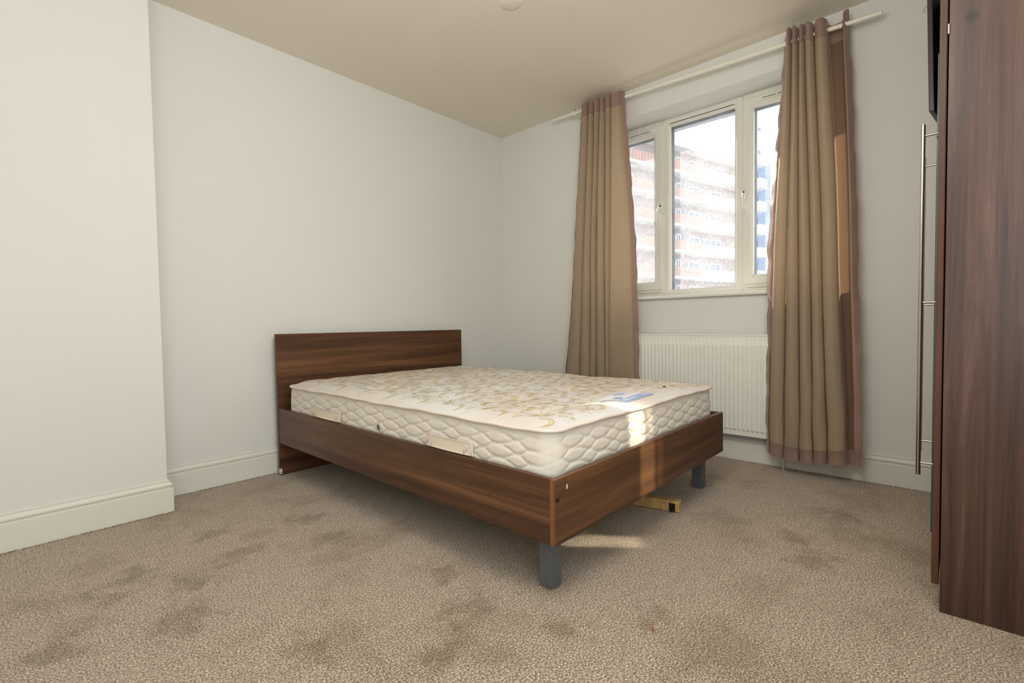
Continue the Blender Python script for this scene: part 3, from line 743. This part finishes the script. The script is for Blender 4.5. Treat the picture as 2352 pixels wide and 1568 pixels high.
# sewn label near the foot
LA, LB, LC_, LD = np.array([-1.440, -1.880]), np.array([-1.185, -1.845]), np.array([-1.140, -1.985]), np.array([-1.430, -2.010])
def lq(u, v): return (LA*(1-u)+LB*u)*(1-v)+(LD*(1-u)+LC_*u)*v
def lpatch(u0, u1, v0, v1, h, n=10):
    mb = MB(); P = []
    for u in np.linspace(u0, u1, n):
        row = []
        for v in np.linspace(v0, v1, max(2, n//2)):
            q = lq(u, v); row.append((q[0], q[1], float(ztop(q[0], q[1]))+h))
        P.append(row)
    return mb.grid(P)
lab = lpatch(0, 1, 0, 1, 0.0022, 18).build('label', M['label_white'], mat_, smooth=True)
lab['label'] = 'white sewn label with blue print on the mattress top'
band = lpatch(0.02, 0.99, 0.70, 0.98, 0.0028, 18).build('label_band', M['label_blue'], lab, smooth=True, root=mat_)
mk = MB()
for k, (a, b) in enumerate(((0.06, 0.10), (0.13, 0.145), (0.17, 0.23), (0.27, 0.285), (0.31, 0.36), (0.40, 0.47), (0.51, 0.525), (0.56, 0.60), (0.72, 0.78), (0.82, 0.86), (0.89, 0.93))):
    lpatch(a, b, 0.76, 0.92, 0.0033, 3).build('letter', M['label_white'], lab, root=mat_)
mk = MB()
for (a, b, c, d_) in ((0.50, 0.62, 0.10, 0.14), (0.64, 0.80, 0.10, 0.14), (0.46, 0.58, 0.20, 0.23), (0.60, 0.86, 0.20, 0.23), (0.52, 0.70, 0.30, 0.33)):
    lpatch(a, b, c, d_, 0.0029, 4).build('printed_line', M['label_blue'], lab, root=mat_)
ov = MB(); P = []
for t in np.linspace(0, 2*PI, 25)[:-1]:
    row = []
    for r in (0.01, 0.5, 1.0):
        q = lq(0.22+0.13*r*math.cos(t), 0.50+0.13*r*math.sin(t)); row.append((q[0], q[1], float(ztop(*q))+0.0029))
    P.append(row)
ov.grid(P, closed_u=True).build('label_emblem', M['label_grey'], lab, root=mat_)

# bits of fluff
th_ = MB().tube([(-0.905+0.012*math.cos(a), -1.925+0.008*math.sin(a), float(ztop(-0.905, -1.925))+0.003) for a in np.linspace(0.3, 4.2, 9)], 0.0016, 6).build('thread_scrap', M['black_metal'], smooth=True)
tag(th_, 'tiny dark curl of thread on the mattress near its far foot corner', 'thread')
th_ = MB().tube([(-1.905, -2.355, 0.003), (-1.902, -2.350, 0.010), (-1.898, -2.350, 0.004)], 0.0016, 6).build('thread_scrap', Mat('red_thread', srgb(190, 30, 60), 0.8).m, smooth=True)
tag(th_, 'tiny red scrap of thread lying on the carpet before the bed leg', 'thread')

# carpet tufts curling up along the skirting
fr_ = MB()
def fringe(a, b, n_):
    a, b, n_ = Vector(a), Vector(b), Vector(n_); L = (b-a).length; k = int(L/0.0022)
    for i in range(k):
        p = a.lerp(b, (i+rng.uniform(-0.4, 0.4))/k)+n_*rng.uniform(0.0, 0.006); h = rng.uniform(0.003, 0.0085); r = rng.uniform(0.0012, 0.0024); t = rng.uniform(-0.002, 0.002, 2)
        q = [(p.x+r*math.cos(c), p.y+r*math.sin(c), -0.001) for c in (0, 2.1, 4.2)]+[(p.x+t[0], p.y+t[1], h)]
        fr_.add(q, [(0, 1, 3), (1, 2, 3), (2, 0, 3)])
for _ in range(2):
    fringe((XL+0.3, -PD-0.0185), (XP+0.018, -PD-0.0185), (0, -1)); fringe((XP+0.019, -PD), (XP+0.019, -0.02), (1, 0))
    fringe((XP+0.02, -0.0185), (-2.0, -0.0185), (0, -1)); fringe((-0.0185, -0.9), (-0.0185, -2.93), (-1, 0))
for cx, cy in ((-1.926, -2.016), (-0.677, -2.016)):
    fringe((cx, cy), (cx+0.052, cy), (0, -1)); fringe((cx, cy), (cx, cy+0.052), (-1, 0)); fringe((cx+0.052, cy), (cx+0.052, cy+0.052), (1, 0))
fo = fr_.build('carpet_pile', M['carpet'], bpy.data.objects['floor'], kind='stuff')

# ------------------------------------------------------------------ wardrobe
WX, WYD = -1.271, -2.938
wd = thing('wardrobe', 'tall walnut three-door wardrobe with long steel bar handles at right edge', 'wardrobe', (-0.64, -3.24, 0))
box('side_panel', M['wardrobe'], wd, WX, WX+0.018, YF+0.024, WYD, 0.0, 2.30, bevel=0.002)
box('side_panel', M['wardrobe'], wd, -0.040, -0.022, YF+0.024, WYD, 0.0, 2.30)
box('back_panel', M['wardrobe'], wd, WX+0.018, -0.040, YF+0.024, YF+0.030, 0.08, 2.28)
box('top_panel', M['wardrobe'], wd, WX+0.018, -0.040, YF+0.030, WYD, 2.282, 2.30)
box('bottom_panel', M['wardrobe'], wd, WX+0.018, -0.040, YF+0.030, WYD, 0.075, 0.093)
box('plinth', M['wardrobe'], wd, WX+0.018, -0.040, WYD-0.05, WYD-0.035, 0.0, 0.075)
for x in (-0.862, -0.448): box('partition', M['wardrobe'], wd, x-0.009, x+0.009, YF+0.030, WYD-0.002, 0.093, 2.282)
YD0, YD1 = WYD+0.0025, WYD+0.020
d1 = box('door', M['door_edge'], wd, WX+0.001, -0.860, YD0, YD1, 0.078, 2.292, bevel=0.004)
d2 = box('door', M['wardrobe'], wd, -0.856, -0.450, YD0, YD1+0.006, 0.078, 2.292, bevel=0.003)
d3 = box('door', M['dark_door'], wd, -0.446, -0.024, YD0, YD1, 0.078, 1.70, bevel=0.004)
# mirror on the middle door
mb = MB(); mb.box(-0.855, -0.451, YD1+0.006, YD1+0.0125, 0.090, 1.777, 0)
mir = mb.build('mirror', M['glass_edge'], d2, root=wd)
mir['label'] = 'green-edged mirror on the middle door'
me = mir.data; me.materials.append(M['mirror'])
for pl in me.polygons:
    if pl.normal.y > 0.9: pl.material_index = 1
def bar(x, par, z0, z1, posts, yb):
    yc = yb+0.048
    h = MB().tube([(x, yc, z0), (x, yc, z1)], 0.0070, 16).build('bar_handle', M['steel'], par, smooth=True, sharp=40, root=wd)
    for z in posts: MB().tube([(x, yb-0.001, z), (x, yc, z)], 0.0042, 10).build('post', M['steel'], par, smooth=True, root=wd, sharp=40)
bar(-0.880, d1, 0.300, 1.535, (0.343, 0.915, 1.497), YD1)
bar(-0.470, d2, 0.300, 1.525, (0.343, 0.915, 1.488), YD1+0.0125)
# hinge glint between side panel and door
MB().tube([(WX-0.001, WYD+0.001, 1.655), (WX-0.001, WYD+0.001, 1.682)], 0.0022, 8).build('hinge', M['steel'], wd)
# upper right door hanging slightly open
hx = -0.024
def updoor():
    wv = 0.422; th = math.radians(6.6); mb = MB(); z0, z1 = 1.717, 2.292
    vs = []
    for z in (z0, z1):
        lean = 0.0 if z == z0 else 0.014
        for a, t in ((0, 0), (wv, 0), (wv, 0.018), (0, 0.018)):
            vs.append((hx-a*math.cos(th)-t*math.sin(th)*0, YD0+a*math.sin(th)+t+lean*a/wv, z))
    mb.add(vs, [(0, 1, 2, 3), (4, 7, 6, 5), (0, 4, 5, 1), (1, 5, 6, 2), (2, 6, 7, 3), (3, 7, 4, 0)])
    return mb.build('door', M['dark_door'], wd, bevel=0.003)
d4 = updoor(); d4['label'] = 'small dark upper door standing slightly open'
pts = [(-0.425, -2.864+0.017*math.sin(a), 2.145+0.014*math.cos(a)) for a in np.linspace(0, PI, 9)]
MB().tube(pts, 0.0018, 6).build('pull_ring', M['steel'], d4, smooth=True, root=wd)

# ------------------------------------------------------------------ outside
X0 = np.array([46.387, 19.107]); U = np.array([0.96642, -0.25697]); NT = np.array([-0.25697, -0.96642])
def fbox(mb, s0, s1, t0, t1, z0, z1, mi=0):
    vs = []
    for z in (z0, z1):
        for s, t in ((s0, t0), (s1, t0), (s1, t1), (s0, t1)):
            q = X0+U*s+NT*t; vs.append((q[0], q[1], z))
    mb.add(vs, [(0, 3, 2, 1), (4, 5, 6, 7), (0, 1, 5, 4), (1, 2, 6, 5), (2, 3, 7, 6), (3, 0, 4, 7)], mi)
GZ = -9.0
bl = thing('apartment_building', 'red brick apartment block with white balcony bands outside the window', 'building', (float(X0[0]), float(X0[1]), GZ))
def fb_(name, mat, par, *a):
    mb = MB(); fbox(mb, *a); return mb.build(name, M[mat], par, root=bl)
S0, S1 = -13.0, 13.6
fb_('wall', 'far_brick', bl, S0, S1, -9.0, -1.3, GZ, 20.0)
fb_('roof', 'concrete', bl, S0, S1, -9.0, -0.2, 20.0, 20.25)
fb_('roof_parapet', 'concrete', bl, S0, S1, -8.8, -0.5, 20.25, 20.75)
fb_('lift_housing', 'concrete', bl, 3.6, 8.6, -6, -2.5, 20.75, 22.6)
lv = [5.62+2.80*k for k in range(-5, 6)]
for i, z in enumerate(lv):
    fb_('floor_slab', 'concrete', bl, S0, S1, -1.3, 0.08, z-0.14, z+0.14)
    if i >= 10: continue
    fb_('brick_parapet', 'brick', bl, -6.9, 4.85, -0.15, 0.0, z+0.14, z+1.18)
    fb_('brick_parapet', 'brick', bl, S0, -8.2, -0.15, 0.0, z+0.14, z+1.18)
    fb_('balcony_panel', 'concrete', bl, 4.9, 13.4, -0.12, 0.12, z+0.05, z+1.02)
    fb_('balcony_panel', 'concrete', bl, -8.2, -6.9, -0.12, 0.12, z+0.05, z+1.15)
    if z < 2.0 and z < -1: continue
    for (a, b, za, zb, mt, mull) in ((-6.3, -4.7, 1.25, 2.15, 'far_glass', 1), (4.1, 6.1, 0.9, 2.08, 'far_glass', 1), (6.3, 6.95, 0.9, 2.0, 'far_glass', 0),
                               (7.1, 7.75, 0.9, 2.0, 'far_glass', 0), (8.0, 10.1, 0.9, 2.05, 'far_glass', 1), (0.9, 1.5, 0.5, 2.2, 'dark_glass', 0), (1.9, 2.8, 0.5, 2.15, 'dark_glass', 1), (-11.5, -9.6, 1.0, 2.1, 'far_glass', 1)):
        t0 = -1.3
        mb = MB(); fw_ = 0.17
        fbox(mb, a, b, t0, t0+0.12, z+za, z+za+fw_); fbox(mb, a, b, t0, t0+0.12, z+zb-fw_, z+zb)
        fbox(mb, a, a+fw_, t0, t0+0.12, z+za, z+zb); fbox(mb, b-fw_, b, t0, t0+0.12, z+za, z+zb)
        if mull: fbox(mb, (a+b)/2-0.07, (a+b)/2+0.07, t0, t0+0.12, z+za, z+zb)
        wi = mb.build('window', M['concrete'], bl)
        mb = MB(); fbox(mb, a+0.05, b-0.05, t0+0.01, t0+0.05, z+za+0.05, z+zb-0.05); mb.build('pane', M[mt], wi, root=bl)
    if i in (6, 7, 8):
        fb_('door_panel', 'far_grey', bl, 3.0, 3.5, -1.3, -1.22, z+0.15, z+2.2)
# far wing beyond
wg = thing('apartment_tower', 'bluish tower block with white balcony ends, behind the right pane', 'building', (float((X0+U*17)[0]), float((X0+U*17)[1]), GZ))
def wb(name, mat, *a):
    mb = MB(); fbox(mb, *a); return mb.build(name, M[mat], wg)
wb('wall', 'far_grey', 14.6, 18.9, -12, -0.2, GZ, 20.4)
wb('roof', 'concrete', 14.4, 19.0, -12.2, -0.1, 20.4, 20.7)
for k in range(10):
    z = 3.0+2.75*k-5.5
    wb('balcony_end', 'concrete', 14.3, 15.85, -0.2, 1.1, z, z+1.15)
    if z > 0: wb('window', 'far_glass', 16.0, 16.5, -0.2, -0.1, z+1.3, z+2.3)
gr = MB().box(TW_+0.3, 220, -120, 120, GZ-0.3, GZ).build('ground', M['pavement'], kind='structure')

sc.cycles.use_denoising = True
sc.cycles.max_bounces = 9; sc.cycles.diffuse_bounces = 5; sc.cycles.transparent_max_bounces = 12
sc.cycles.sample_clamp_indirect = 6.0
for o in bpy.data.objects:
    if '_loc' in o: del o['_loc']
